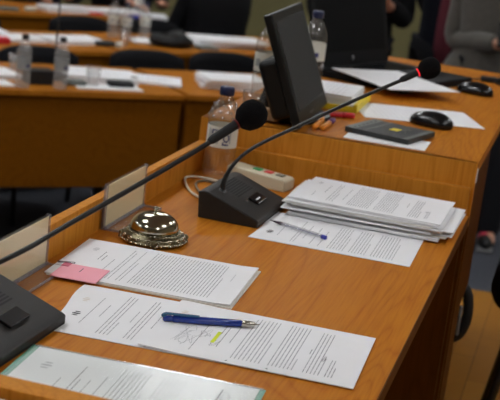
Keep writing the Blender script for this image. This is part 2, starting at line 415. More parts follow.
for i in range(NS):
    t = .0019 if i < NS-1 else .0014
    sx = R_.uniform(-.013, .013)-.010*(1-i/NS); sy = R_.uniform(-.012, .006); th = radians(R_.uniform(-2.4, 2.))
    if i in (3, 4, 7): sx += .026; sy += .018; th -= radians(2.)
    A = .0032*(i/NS)
    zf = (lambda A, ph: (lambda x, y: A*(max(0., -x)/.1485)**2*(.7+.5*sin(y*30+ph))*(1. if y < .03 else .6)))(A*R_.uniform(.85, 1.1), R_.uniform(0, .6))
    if i < NS-1:
        page('document', 'white printout within the thick loose pile by the ledge', -.180+sx, -.155+sy, th, z, [], t=t, zf=zf, group='printouts inside the thick pile', seed=60+i, mat=('paper' if i % 3 else 'paper_warm'), nx=16, ny=8)
    else:
        def mk_T(mb, zf, l):
            crest(mb, zf, l, -.125, .055, .012, 'ink_pale'); scribble(mb, zf, l, .112, -.03, .006, .012, 6, 77)
        page('document', 'topmost printed sheet of the thick pile, with grey paragraphs', -.178, -.152, radians(-.8), z,
             [(-.118, 1, .005, -.06, -.02, 1, T, 'ink'), (-.10, 1, .005, -.02, .05, 1, T, 'ink'), (-.084, 3, .0058, -.08, .07, .5, T, 'ink'), (-.056, 1, .005, -.05, .05, 1, T, 'ink'),
              (-.042, 10, .0046, -.086, .086, .7, T, 'ink'), (.012, 9, .0046, -.086, .086, .5, T, 'ink'), (.068, 1, .005, -.02, .02, 1, T, 'ink'), (.08, 5, .0046, -.086, .06, .4, T, 'ink'), (.112, 2, .004, -.08, -.02, 1, T, 'ink')],
             t=t, zf=zf, seed=22, marks=mk_T)
    z += t+.0008
# folder at the near left
gf = thing('plastic_folder', 'clear green plastic folder with a printed sheet inside, against the near ledge', 'folder', (-.286, -1.2685, .7503), radians(3.6))
MB().box((0, 0, .0006), (.316, .226, .0008), 'green_folder', .0003).build('back_sheet', gf)
MB().box((-.1563, 0, .0014), (.0035, .226, .0018), 'green_folder', .0006).box((0, .1108, .0014), (.31, .0045, .0016), 'acrylic_edge', .0005).build('sealed_edge', gf)
MB().box((.002, -.001, .0050), (.308, .219, .0003), 'folder_clear').build('cover_sheet', gf)
def mk_G(mb, zf, l):
    crest(mb, zf, l, -.118, .05, .016, 'ink_pale'); scribble(mb, zf, l, .115, .055, .006, .02, 8, 88, 'ink'); scribble(mb, zf, l, .085, .03, .01, .03, 8, 89, 'ink_pale')
page('document', 'printed sheet inside the green plastic folder at the near ledge', -.284, -1.2685, radians(3.6), .7518,
     [(-.088, 1, .005, -.035, .02, 1, T, 'ink'), (-.07, 2, .0056, -.04, .07, .6, T, 'ink_dark'), (-.052, 1, .0056, -.085, .03, 1, T, 'ink'), (-.036, 1, .0056, -.05, .05, 1, T, 'ink'), (-.022, 8, .0056, -.088, .085, .6, T, 'ink'), (.03, 7, .0056, -.088, .085, .6, T, 'ink'),
      (.08, 2, .0056, -.088, .03, .6, T, 'ink'), (.106, 1, .005, .03, .08, 1, .003, 'ink')], t=.002, seed=15, marks=mk_G, w=.297, h=.21)
page('document', 'white paper corner at the lower left picture corner on the nearest desk', -.40, -1.549, radians(2), .7978, [], t=.003, seed=16, h=.2)

# ------------------------------------------------------------------ pens
def frame_x(a, b):
    a = Vector(a); b = Vector(b); d = (b-a); x = d.normalized(); y = Vector((0, 0, 1)).cross(x).normalized(); zz = x.cross(y)
    M = Matrix((x, y, zz)).transposed().to_4x4(); M.translation = a
    return M, d.length
def lath_x(prof): return Matrix.Rotation(pi/2, 4, 'Y')     # z of the profile becomes +x
LX = Matrix.Rotation(pi/2, 4, 'Y')
a, b = (-.3305, -.9885, .7595), (-.2035, -.9325, .7585); M, ln = frame_x(a, b)
pen = thing('ballpoint_pen', 'blue push-button ballpoint pen with a chrome tip on the signed sheet', 'pen', a); pen.matrix_world = M
sb = ln/.139
MB().lathe([(.0038, .012), (.0052, .014), (.0056, .05), (.0055, .075), (.0052, .112)], 'pen_blue', 20, LX @ Matrix.Scale(sb, 4, (0, 0, 1))).build('barrel', pen)
MB().lathe([(.0051, .112), (.005, .122), (.0034, .131), (.0014, .134), (.0008, .139)], 'chrome', 20, LX @ Matrix.Scale(sb, 4, (0, 0, 1))).build('tip', pen)
MB().lathe([(.003, -.002), (.0046, 0), (.0046, .009), (.0038, .012)], 'pen_blue', 18, LX).build('push_button', pen)
MB().tube(catmull([(.002, -.001, .002), (-.003, -.001, .0046), (.002, -.001, .0074), (.012, -.001, .0072), (.03, -.001, .0066), (.05, -.001, .0058)], 6), .0021, 'pen_teal', 10).build('clip', pen)
a, b = (-.3395, -.3485, .7565), (-.2215, -.3975, .7565); M, ln = frame_x(a, b)
pen = thing('ballpoint_pen', 'clear plastic ballpoint pen with a blue end plug below the thick pile', 'pen', a); pen.matrix_world = M
MB().lathe([(.0035, .022), (.0039, .028), (.0039, ln-.008)], 'bic_clear', 12, LX).build('barrel', pen)
MB().lathe([(.0013, .004), (.0013, ln-.01)], 'ink_tube', 8, LX).build('ink_tube', pen)
MB().lathe([(.0007, -.003), (.0012, .004), (.0034, .02), (.0036, .024)], 'wire_dark', 12, LX).build('tip', pen)
MB().lathe([(.0041, ln-.010), (.0041, ln-.001), (.0034, ln)], 'bic_blue', 14, LX).build('end_plug', pen)

# ------------------------------------------------------------------ call bell
bl = thing('call_bell', 'ornate silver desk call bell with domed top', 'bell', (-.4875, -.600, .75), radians(-20))
MB().lathe([(.0, .0190), (.040, .0190), (.0425, .0205), (.0426, .0240), (.0416, .0300), (.0390, .0362), (.0340, .0420), (.0275, .0462), (.019, .0492), (.009, .0506), (0, .051)], 'silver', 56).build('dome', bl)
bs = MB().lathe([(.050, .003), (.0565, .0035), (.0590, .006), (.0585, .0082), (.0560, .0095), (.0562, .0120), (.0548, .0150), (.0520, .0178), (.0490, .0195), (.0480, .0205), (.0475, .0215), (.0450, .0222), (.0405, .0223), (0, .022)], 'silver_old', 64)
for k in range(44): a_ = 2*pi*k/44; bs.ball((.0462*cos(a_), .0462*sin(a_), .0222), .0019, 'silver', 8, 6)
for k in range(40): a_ = 2*pi*k/40; bs.ball((.0578*cos(a_), .0578*sin(a_), .0068), .0026, 'silver', 8, 6)
for k in range(18):
    a_ = 2*pi*k/18; c = Vector((.0546*cos(a_), .0546*sin(a_), .0138)); e_ = Vector((-sin(a_), cos(a_), 0)); u_ = Vector((-.4*cos(a_), -.4*sin(a_), .9)).normalized()
    bs.tube([c+(e_*cos(q)+u_*sin(q)*.8)*(.0048*(1-q/9)) for q in [i*.5 for i in range(13)]], .0013, 'silver', 6)
bs.v = [Vector((p_.x, p_.y, p_.z*.86)) for p_ in bs.v]
bs.build('base', bl)
for k in range(4):
    a_ = radians(-48+90*k); f = MB(); c = Vector((.0555*cos(a_), .0555*sin(a_), 0)); e_ = Vector((-sin(a_), cos(a_), 0))
    f.ball((c.x, c.y, .0105), .0058, 'silver_old', 12, 8); f.ball((c.x*1.03, c.y*1.03, .004), .0042, 'silver_old', 12, 8, sc=(1, 1, .95))
    for s_ in (-1, 1): f.ball(tuple(c+e_*s_*.0075+Vector((0, 0, .0062))), .0040, 'silver_old', 10, 8)
    f.build('foot', bl)
MB().lathe([(.0022, .0500), (.0022, .0545), (.0042, .0555), (.0052, .0575), (.0050, .0595), (.003, .0610), (0, .0614)], 'silver', 24).build('push_button', bl)

# ------------------------------------------------------------------ desk microphones
def mic_base(t, mark=True):
    """wedge speaker box; local x from the tall back (0) to the thin front (.124), y along the desk"""
    b = MB()
    pr = [(0.004, 0), (.1215, 0), (.1225, .002), (.1225, .0140), (.117, .0170), (.020, .0520), (.010, .0530), (.0, .050)]
    M = Matrix(((1, 0, 0, 0), (0, 0, 1, 0), (0, 1, 0, 0), (0, 0, 0, 1)))
    b.prism([(p[0], p[1]) for p in pr], 0, .200, 'black_plastic', .0022, M, 2)
    b.build('speaker_body', t)
    SL = .035/.097                                     # slope of the lid
    def lid(x): return .0170+(.117-x)*SL
    g = MB(); An = 0
    for k in range(8):
        x = .021+k*.0054
        g.add([(x, .062, lid(x)+.0004), (x+.0029, .062, lid(x+.0029)+.0004), (x+.0029, .155, lid(x+.0029)+.0004), (x, .155, lid(x)+.0004)], [(0, 1, 2, 3)], 'slot')
    g.build('grille', t)
    Rm = Matrix.Translation((.086, .108, lid(.086))) @ Matrix.Rotation(math.atan(SL), 4, 'Y')
    k = MB().box((0, 0, .0022), (.024, .056, .0044), 'black_gloss', .0012, 2, Rm).build('talk_button', t)
    if mark: MB().box((.002, -.004, .0046), (.0035, .022, .0004), 'white_mark', M=Rm).box((.002, -.017, .0046), (.0035, .003, .0004), 'white_mark', M=Rm).build('button_mark', k)
    Rm2 = Matrix.Translation((.078, .066, lid(.078))) @ Matrix.Rotation(math.atan(SL), 4, 'Y')
    MB().ball((0, 0, .0006), .0028, 'emblem_grey', 12, 8, Rm2, (1, 1, .5)).build('indicator_lamp', t)
    MB().box((.1228, .1, .004), (.0006, .19, .0012), 'slot').build('seam', t)
def neck(t, M, path, ferr, foam, ring, rf, base_r=.0062):
    P_ = catmull(path, 5); n = len(P_)
    MB().tube(P_, [.0036+.0022*max(0, 1-i/(n*.30)) for i in range(n)], 'black_rubber', 12, M=M).build('gooseneck', t)
    a = Vector(ferr[0]); b = Vector(ferr[1]); d = (b-a).normalized(); c = Vector(foam)
    MB().tube([a-d*.004, a, a+d*.004, b-d*.002, b], [.0036, .0056, .0062, .0066, .0066], 'black_matte', 16, M=M).build('microphone_capsule', t)
    MB().tube([b-d*.0006, b+d*.0014], .0076, ring, 20, M=M).build('ring_light', t)
    q = d.to_track_quat('Z', 'Y').to_matrix().to_4x4(); q.translation = c
    MB().lathe([(0, -rf*1.04), (rf*.52, -rf*.92), (rf*.84, -rf*.58), (rf*.98, -rf*.1), (rf, rf*.2), (rf*.9, rf*.62), (rf*.62, rf*.93), (rf*.3, rf*1.06), (0, rf*1.1)], 'foam', 28, M @ q).build('windscreen', t)
def mic(label, loc, rz, path, ferr, foam, ring, rf):
    t = thing('desk_microphone', label, 'microphone', loc, rz)
    mic_base(t, ring == 'red_ring_lit'); M = (Matrix.Translation(loc) @ Matrix.Rotation(rz, 4, 'Z')).inverted()
    MB().lathe([(.0115, 0), (.0115, .004), (.0085, .009), (.0072, .018)], 'black_rubber', 20, M @ Matrix.Translation((path[0][0], path[0][1], path[0][2]-.006))).build('neck_socket', t)
    neck(t, M, path, ferr, foam, ring, rf)
mic('black gooseneck microphone whose wedge base stands between the bell and the thick pile', (-.4745, -.400, .75), radians(-1.5),
    [(-.4405, -.3535, .789), (-.4411, -.3492, .816), (-.4307, -.3423, .845), (-.4107, -.3334, .8724), (-.3812, -.3218, .897), (-.3355, -.307, .9268), (-.285, -.2901, .9598), (-.2178, -.2677, 1.0024), (-.1455, -.2446, 1.0465)],
    [(-.1473, -.2451, 1.0463), (-.1207, -.2353, 1.0627)], (-.1022, -.2282, 1.0724), 'red_ring_lit', .0205)
mic('nearest black gooseneck microphone, its base cut off by the left picture edge', (-.576, -1.264, .75), radians(-1.5),
    [(-.536, -1.2185, .789), (-.534, -1.226, .822), (-.512, -1.233, .855), (-.4745, -1.2366, .8804), (-.4479, -1.2094, .8984), (-.4202, -1.1774, .9212), (-.3863, -1.1388, .9476), (-.3405, -1.0862, .9837), (-.2928, -1.0323, 1.0226), (-.2824, -1.0197, 1.0326)],
    [(-.2825, -1.0196, 1.0333), (-.258, -.9919, 1.0551)], (-.2427, -.9763, 1.0679), 'red_ring', .0208)

# ------------------------------------------------------------------ name plates
def nameplate(label, y0):
    t = thing('name_plate', label, 'name plate', (-.583, y0, .75))
    MB().box((0, .1, .042), (.0016, .196, .076), 'cream_card').build('card', t)
    MB().box((.0022, .1, .0415), (.0022, .2, .083), 'acrylic', .0004).box((-.0022, .1, .0415), (.0022, .2, .083), 'acrylic', .0004).build('holder', t)
    MB().box((.020, .1, .0018), (.040, .2, .0028), 'acrylic', .0006).box((.039, .1, .0030), (.0022, .2, .0042), 'acrylic_edge', .0006).box((.020, .0012, .003), (.036, .0024, .004), 'acrylic_edge').box((.020, .1988, .003), (.036, .0024, .004), 'acrylic_edge').box((.004, .1, .004), (.004, .2, .006), 'acrylic_edge', .001).build('foot', t)
    for y_ in (.0008, .1992): MB().box((0, y_, .042), (.0075, .0016, .084), 'acrylic_edge').build('holder_edge', t)
nameplate('blank cream name plate in clear holder behind the bell', -.598)
nameplate('blank cream name plate in clear holder at the left picture edge', -1.040)

# ------------------------------------------------------------------ keypad box
kp = thing('voting_box', 'beige wedge voting box with green, red and grey keys against the ledge', 'voting box', (-.447, -.052, .75), radians(-11))
MB().prism([(-.066, 0), (.073, 0), (.073, .022), (.067, .026), (-.060, .033), (-.066, .031)], -.026, .026, 'beige_plastic', .003, Matrix(((1, 0, 0, 0), (0, 0, 1, 0), (0, 1, 0, 0), (0, 0, 0, 1)))).build('housing', kp)
for nm, x in (('green_key', -.006), ('red_key', .021), ('grey_key', .048)):
    zt = .026+(.069-x)*(.008/.148)
    MB().box((x, .004, zt+.0008), (.018, .017, .0032), nm, .001).build('key', kp)

# ------------------------------------------------------------------ cables behind the microphone
tag(MB().tube(catmull([(-.4725, -.300, .765), (-.500, -.285, .758), (-.540, -.235, .7545), (-.580, -.150, .7545), (-.578, -.120, .7560), (-.545, -.105, .7545), (-.515, -.112, .7545)], 8), .0026, 'cable_white', 8).build('cable'), 'pale cable looped on the desk behind the far microphone base', 'cable')
tag(MB().tube(catmull([(-.4725, -.270, .765), (-.495, -.262, .758), (-.525, -.222, .7540), (-.552, -.160, .7540), (-.545, -.125, .7540), (-.520, -.128, .7540), (-.500, -.150, .7540)], 8), .0026, 'cable_grey', 8).build('cable'), 'dark cable looped inside the pale cable behind the far microphone base', 'cable')

# ------------------------------------------------------------------ bottles and glasses
def wrap_marks(mb, r, z0, items):
    for (a0, a1, h0, h1, ink) in items:
        n = 4; vs = []
        for i in range(n+1):
            a = a0+(a1-a0)*i/n
            vs += [(r*cos(a), r*sin(a), z0+h0), (r*cos(a), r*sin(a), z0+h1)]
        mb.add(vs, [(2*i, 2*i+2, 2*i+3, 2*i+1) for i in range(n)], ink, True)
def bottle(label, loc, h, r, cap, labelmat, shell='bottle_clear', group=None, rz=0., detail=False):
    t = thing('water_bottle', label, 'bottle', loc, rz, group); k = h/.2
    pr = [(0, .006), (r*.55, .003), (r*.82, 0), (r*.95, .004), (r, .012)]
    if detail:
        z = .016
        while z < .062: pr += [(r*.93, z), (r, z+.005)]; z += .0098
    pr += [(r*.97, .066*k), (r*.965, .070*k), (r*.965, .118*k), (r, .122*k), (r*1.0, .130*k), (r*.94, .143*k), (r*.78, .158*k), (r*.55, .170*k), (r*.41, .177*k), (r*.39, .183*k)]
    b = MB().lathe(pr, shell, 40 if detail else 24)
    if detail:
        for j in range(3):
            for i in range(9):
                a_ = 2*pi*(i+.5*j)/9; rr = r*(.97-.13*j); b.ball((rr*cos(a_), rr*sin(a_), (.137+.012*j)*k), .0030, 'dimple_glint', 10, 8, sc=(1, 1, 1.2))  # bumps added on the shoulder to make small bright highlights
    b.build('bottle_shell', t)
    MB().lathe([(r*.39, .182*k), (r*.47, .1825*k), (r*.47, .198*k), (r*.43, .2*k), (0, .2*k)], cap, 24).build('bottle_cap', t)
    l = MB().lathe([(r*.985, .071*k), (r*.985, .117*k)], labelmat, 32, cap=False)
    if detail:
        R0 = r*.995
        it = []
        # big round letter, a bar and a hook in dark blue, small grey print
        for i in range(14):
            a0 = 2*pi*i/14
            ca, cz = -1.02+.17*cos(a0), .022+.008*sin(a0)
            it.append((ca-.045, ca+.045, cz-.0018, cz+.0018, 'label_blue'))
        it += [(-.80, -.72, .010, .040, 'label_grey'), (-1.25, -.85, .006, .0095, 'label_blue'), (-1.25, -1.17, .006, .013, 'label_blue')]
        for i in range(5): it.append((-2.25+.16*i, -2.18+.16*i, .008+.002*(i % 2), .040-.004*(i % 3), 'label_grey'))
        it += [(-2.0, -1.6, .036, .0385, 'label_blue'), (-2.0, -1.92, .028, .0385, 'label_blue')]
        wrap_marks(l, R0, .071*k, it)
    else:
        wrap_marks(l, r*.995, .071*k, [(-2.4, -1.9, .012, .03, 'label_grey'), (-1.5, -.9, .01, .022, 'label_blue')])
    l.build('bottle_label', t)
    return t
bottle('water bottle with blue cap behind the far microphone base, by the voting box', (-.5370, -.056, .75), .197, .0335, 'cap_blue', 'label_white', 'bottle_near', detail=True)
bottle('blue-capped water bottle behind the right edge of the monitor', (-.522, .690, .86), .200, .032, 'cap_blue', 'label_white', 'bottle_near')
bottle('water bottle half hidden left of the monitor', (-.562, .36, .86), .200, .032, 'cap_blue', 'label_white', 'bottle_near')
def tumbler(label, loc, h=.095, r=.032, group=None):
    t = tag(MB().lathe([(0, .0), (r*.74, 0), (r*.78, .004), (r, h), (r*.955, h), (r*.74, .008), (0, .008)], 'glass', 28).build('drinking_glass', None, loc), label, 'glass', group)
    return t
tumbler('empty drinking glass on the taller desk behind the nearest windscreen', (-.525, .135, .86), .055, .029)

# ------------------------------------------------------------------ things on the taller desk
mo = thing('monitor', 'black flat monitor seen edge-on, leaning back on the taller desk', 'monitor', (-.395, .205, .86), radians(0))
# local: screen faces +x, bottom edge pivot just above the desk, leaning back
Lean = Matrix.Translation((0, 0, .010)) @ Matrix.Rotation(radians(3.5), 4, 'Z') @ Matrix.Rotation(radians(-22), 4, 'Y')
MB().box((-.010, 0, .127), (.020, .375, .254), 'monitor_black', .004, 2, Lean).build('bezel', mo)
MB().box((.0002, 0, .134), (.001, .335, .200), 'screen_off', M=Lean).build('screen', mo)
MB().box((-.042, -.005, .092), (.050, .30, .135), 'monitor_black', .012, 3, Lean).build('rear_shell', mo)
MB().box((.0005, -.03, .015), (.0012, .05, .004), 'emblem_grey', M=Lean).build('bezel_mark', mo)
MB().prism([(-.135, .0), (-.10, .0), (-.075, .13), (-.10, .13)], -.045, .045, 'monitor_black', .004, Matrix(((1, 0, 0, 0), (0, 0, 1, 0), (0, 1, 0, 0), (0, 0, 0, 1)))).build('stand', mo)
MB().prism([(.045*cos(a)*2.1-.06, .105*sin(a)) for a in [2*pi*i/28 for i in range(28)]], 0, .012, 'monitor_black', .003).build('foot', mo)

lt = thing('laptop', 'open black laptop with a dark screen and a sheet lying on its keys', 'laptop', (-.378, 1.062, .86), radians(-20))
# local: x away from hinge towards the user, y along the hinge
MB().box((.03, 0, .011), (.29, .43, .022), 'laptop_black', .004).build('keyboard_base', lt)
kb = MB()
for r_ in range(5):
    for c_ in range(14): kb.box((-.075+r_*.02, -.155+c_*.0235, .0228), (.016, .019, .0024), 'black_gloss')
kb.build('keys', lt)
Lt = Matrix.Translation((-.115, 0, .018)) @ Matrix.Rotation(radians(-12), 4, 'Y')
ld = MB().box((-.004, 0, .135), (.009, .43, .27), 'laptop_black', .003, 2, Lt).build('lid', lt)
MB().box((.0006, 0, .146), (.001, .385, .21), 'laptop_screen', M=Lt).build('screen', ld)
MB().lathe([(0, 0), (.0075, 0), (.0075, .001), (0, .0012)], 'emblem_grey', 20, Lt @ Matrix.Translation((.0006, .0, .021)) @ Matrix.Rotation(pi/2, 4, 'Y')).build('round_emblem', ld)
page('document', 'blank looking sheet lying over the keys of the black laptop', -.322, .862, radians(-48), .8858, [(-.1, 14, .013, -.085, .085, .6, .0012, 'ink_pale')], t=.0016, seed=31, w=.31, h=.225)

# stack of papers in a yellow folder
yf = thing('folder', 'yellow folder under white papers behind the monitor', 'folder', (-.455, .490, .86), radians(2))
MB().box((.0, 0, .001), (.24, .225, .002), 'yellow_folder', .0005).build('cover', yf)
MB().box((.1145, 0, .010), (.010, .225, .020), 'yellow_folder', .001).box((0, -.1095, .0075), (.24, .006, .013), 'yellow_folder', .001).build('flap', yf)
z = .8622
for i in range(5):
    page('document', 'white printout stacked in the yellow folder' if i < 4 else 'top white sheet of the papers in the yellow folder', -.463+.004*(i % 2), .497+.003*(i % 3), radians(2+1.2*(i % 2)), z, [(-.1, 16, .012, -.085, .085, .6, .0012, 'ink_pale')] if i == 4 else [], t=.0062, seed=40+i, w=.215, h=.2, group='papers in the yellow folder' if i < 4 else None, nx=6, ny=4)
    z += .0065
# markers
def marker(label, a, b, body, cap):
    M, ln = frame_x(a, b); t = thing('marker_pen', label, 'pen', a); t.matrix_world = M
    MB().lathe([(.005, 0), (.0062, .003), (.0062, ln*.62)], body, 14, LX).build('barrel', t)
    MB().lathe([(.0068, ln*.62), (.0066, ln*.97), (.004, ln)], cap, 14, LX).build('cap', t)
marker('orange marker with a purple cap by the foot of the monitor', (-.352, .085, .8667), (-.352, .205, .8667), 'orange', 'purple')
marker('second orange marker, nearer the monitor foot', (-.370, .080, .8667), (-.372, .190, .8667), 'orange', 'orange')
marker('red marker in front of the yellow folder', (-.392, .262, .8667), (-.322, .305, .8667), 'red_plastic', 'red_plastic')
tag(MB().box((0, 0, .0175), (.05, .035, .026), 'tan_box', .003).build('small_box', None, (-.475, .085, .86), (0, 0, .1)), 'small tan box behind the monitor at the desk edge', 'box')
# black book on white paper
page('document', 'white sheet lying under the black book at the desk edge', -.208, .104, radians(1), .8603, [], t=.0018, seed=50, w=.178, h=.11, mat='paper')
bk = thing('book', 'black book with a yellow square on its cover by the desk edge', 'book', (-.214, .172, .8627), radians(-14))
MB().box((0, 0, .0055), (.152, .158, .011), 'book_black', .0012).build('cover', bk)
for x_, w_ in ((-.064, .024), (.068, .012), (-.030, .004)): MB().box((x_, 0, .0112), (w_, .158, .0010), 'book_grey').build('cover_band', bk)
MB().box((.010, .004, .0113), (.020, .028, .0010), 'yellow_folder').build('yellow_emblem', bk)
ct = MB()
for i in range(5): ct.box((.030+.0045*(i % 3), -.05+.02*i, .0112), (.0025, .013, .0008), 'book_grey')
for i in range(6): ct.box((-.060, -.06+.022*i, .0114), (.003, .013, .0010), 'slot')
ct.build('cover_print', bk)
page('document', 'white sheet under the nearer computer mouse', -.204, .500, radians(21), .8603, [(-.11, 16, .0125, -.085, .085, .6, .0012, 'ink_pale')], t=.0008, seed=51)
def mouse(label, loc, rz):
    t = thing('computer_mouse', label, 'mouse', loc, rz); b = bmesh.new(); bmesh.ops.create_uvsphere(b, u_segments=28, v_segments=16, radius=1)
    for v in b.verts:
        x, y, zz = v.co; zz = max(zz, -.25); w_ = .030*(1-.12*cos(x*2.6))
        v.co = Vector((x*.054, y*w_, (zz+.25)*.028*(1+.12*(x < 0)*(-x))))
    MB().bm(b, 'black_gloss', True).build('shell', t)
    MB().tube([(.03, 0, .0245), (.045, 0, .0155)], .0035, 'black_rubber', 10).build('scroll_wheel', t)
    MB().box((.0, .0, .0352), (.012, .005, .0006), 'emblem_grey').build('maker_mark', t)
    return t
mouse('black computer mouse resting on a white sheet', (-.149, .372, .8612), radians(168))
mouse('black corded mouse at the far right corner of the taller desk', (-.112, 1.02, .86), radians(165))
tag(MB().tube(catmull([(-.155, 1.10, .866), (-.175, 1.13, .863), (-.165, 1.28, .863), (-.11, 1.36, .863), (-.06, 1.27, .863), (-.03, 1.40, .863)], 8), .0018, 'black_rubber', 8).build('mouse_cable'), 'thin black cable curling behind the far corded mouse', 'cable')
tag(MB().box((0, 0, .008), (.085, .03, .016), 'black_matte', .004).build('laptop_adapter', None, (-.085, 1.33, .86), (0, 0, radians(10))), 'small black adapter beside the laptop and the corded mouse', 'adapter')

# ------------------------------------------------------------------ chair at the right
oc = thing('armchair', 'black padded chair cut off by the right picture edge', 'chair', (.30, .62, 0), 0)
# faces -x
MB().box((0, 0, .485), (.50, .46, .13), 'chair_fabric', .06, 5, smooth=True).build('seat', oc)
MB().box((.255, 0, .76), (.07, .46, .46), 'chair_fabric', .032, 4, Matrix.Translation((.255, 0, .53)) @ Matrix.Rotation(radians(8), 4, 'Y') @ Matrix.Translation((-.255, 0, -.53)), True).build('backrest', oc)
for s_ in (-1, 1):
    y = s_*.21
    MB().tube([(-.165, y, .43), (-.235, y*1.03, .0)], .0115, 'chair_metal', 10).build('leg', oc)
    MB().tube([(.20, y, .43), (.27, y*1.03, .0)], .0115, 'chair_metal', 10).build('leg', oc)
    MB().tube(catmull([(.24, y*1.16, .58), (.20, y*1.18, .68), (.08, y*1.18, .70), (.02, y*1.18, .62), (.02, y*1.14, .46)], 5), .0135, 'chair_metal', 12).build('armrest', oc)
hb = thing('handbag', 'black bag with a looped strap hanging in the knee space of the taller desk', 'bag', (-.035, .345, .36))
MB().box((-.03, .02, .07), (.07, .05, .14), 'black_matte', .02, 3, smooth=True).build('pouch', hb)
MB().box((.030, -.02, .055), (.008, .015, .075), 'shoe_sole', .0035, 2, smooth=True).build('lining', hb)
MB().tube(catmull([(-.03, -.005, .012), (.0, -.005, .0), (.03, -.005, .012), (.044, -.005, .045), (.046, -.005, .085), (.036, -.005, .125), (.012, -.005, .145), (-.02, -.005, .145)], 6), .0125, 'black_matte', 12).build('strap', hb)

# ------------------------------------------------------------------ hall rows
HO = Vector((-2.151, 2.213, 0)); HA = radians(41.9)
def H(s, t, z=0.):
    return Vector((HO.x+s*cos(HA)-t*sin(HA), HO.y+s*sin(HA)+t*cos(HA), z))
TZ = .40
def hall_desk(label, s0, t0, ang, length, depth, pz, mat='wood_hall_panel'):
    p = H(s0, t0, HF); t = thing('desk', label, 'desk', p, HA+radians(ang)); D = TZ-HF
    MB().box((length/2, depth/2, D-.0125), (length, depth, .025), 'wood_hall', .002).build('desktop', t)
    MB().box((length/2, .030, (pz-HF+D-.025)/2), (length-.01, .018, D-.025-(pz-HF)), mat).build('front_panel', t)
    for x in (.012, length-.012): MB().box((x, depth/2, (D-.025)/2), (.024, depth-.06, D-.025), mat).build('side_panel', t)
    return t
hall_desk('front row hall desk on the left, two water bottles standing at its edge', -1.05, 0, 0, 1.895, .68, -.03)
hall_desk('front row hall desk right of the gap, behind the water bottle', .872, .01, 0, 1.0, .66, -.03)
hall_desk('second row hall desk with papers and three bottles along it', -.50, .89, 10.5, 1.50, .66, 0.)
hall_desk('second row hall desk on the right carrying the black bag', 1.0, 1.175, 10.5, 1.7, .66, 0.)
hall_desk('rearmost hall desk at the top left with papers along its back', -.55, 2.36, 6.5, 2.40, .56, 0.)

def hall_chair(label, s, t, dz=0., proto=[], ang=0.):
    # faces the platform (-t); built once, then copied
    loc = H(s, t, HF); rz = HA+radians(ang)
    if proto:
        return dup(proto[0], loc, rz, label)
    c = thing('conference_chair', label, 'chair', loc, rz, 'black hall chairs')
    b = bmesh.new(); n = 14; k = 8; W_, H_ = .225, .368
    grid = []
    for i in range(n+1):
        row = []
        for j in range(k+1):
            u = -1+2*i/n; v = j/k
            x = u*W_*(1-.10*v*v); zz = .42+H_*v-.035*(abs(u)**4)*(v > .6); y = -.03*(1-u*u)*-1+.05*v
            row.append((x, y, zz))
        grid.append(row)
    vs = []; fs = []
    for lay in (-.03, .03):
        for i in range(n+1):
            for j in range(k+1):
                x, y, zz = grid[i][j]; vs.append((x, y+lay*(1-.5*(abs(-1+2*i/n)**6)), zz))
    N_ = (n+1)*(k+1); ix = lambda i, j: i*(k+1)+j
    for i in range(n):
        for j in range(k):
            q = (ix(i, j), ix(i+1, j), ix(i+1, j+1), ix(i, j+1)); fs.append(q); fs.append(tuple(a+N_ for a in q[::-1]))
    rim = [(i, 0) for i in range(n)]+[(n, j) for j in range(k)]+[(i, k) for i in range(n, 0, -1)]+[(0, j) for j in range(k, 0, -1)]
    for a in range(len(rim)):
        p, q = ix(*rim[a]), ix(*rim[(a+1) % len(rim)]); fs.append((p, p+N_, q+N_, q))
    MB().add(vs, fs, 'chair_fabric', True).build('backrest', c)
    MB().box((0, -.20, .44), (.44, .40, .06), 'chair_fabric', .022, 3, smooth=True).build('seat', c)
    for sx in (-1, 1):
        MB().tube([(sx*.2, -.36, .42), (sx*.205, -.385, .0)], .0125, 'chair_metal', 8).build('leg', c)
        MB().tube([(sx*.2, -.03, .62), (sx*.2, -.015, .43), (sx*.205, .03, .0)], .0125, 'chair_metal', 8).build('leg', c)
    proto.append(c); return c
hall_chair('black hall chair behind the two front water bottles', .455, .885)
hall_chair('black hall chair behind the white papers in the middle of the front row', 1.06, .94)
hall_chair('black hall chair behind the thick paper pile of the front row', 1.535, 1.0)
hall_chair('black hall chair at the left picture edge behind the front row', -.10, .83)
hall_chair('black hall chair behind the second row, left of the bottle pair', 1.12, 2.17, ang=10)
hall_chair('black hall chair behind the second row, right of the bottles', 1.60, 2.22, ang=10)
hall_chair('black hall chair behind the second row at the left picture edge', .40, 2.06, ang=10)

# things on the hall desks
def hp(label, s, t, ang, w, h, th, seed, cat='document', zb=TZ):
    return page('document', label, *H(s, t)[:2], HA+radians(ang), zb+.0003, [(-w*.38, 7, w*.10, -h*.4, h*.4, .6, .0016, 'ink_pale')], w=w, h=h, t=th*1.35, seed=seed, nx=6, ny=4, cat=cat)
def hbox(name, label, cat, s, t, ang, d, mat, bev=.004, up=0.):
    return tag(MB().box((0, 0, d[2]/2), d, mat, bev).build(name, None, H(s, t, TZ+up), (0, 0, HA+radians(ang))), label, cat)
bottle('front row water bottle nearest the left picture edge, black cap', H(.112, .060, TZ), .226, .032, 'cap_black', 'label_grey', rz=HA)
bottle('front row water bottle, second from the left picture edge, black cap', H(.279, .060, TZ), .222, .032, 'cap_black', 'label_grey', rz=HA)
bottle('second row water bottle with black cap, leftmost of its three', H(1.125, 1.70, TZ), .222, .034, 'cap_black', 'label_white', rz=HA)
bottle('second row water bottle in the middle of its three', H(1.195, 1.68, TZ), .205, .032, 'cap_blue', 'label_white', rz=HA)
bottle('second row water bottle rightmost of its three, in front of the white sheets', H(1.335, 1.74, TZ), .205, .032, 'cap_blue', 'label_white', rz=HA)
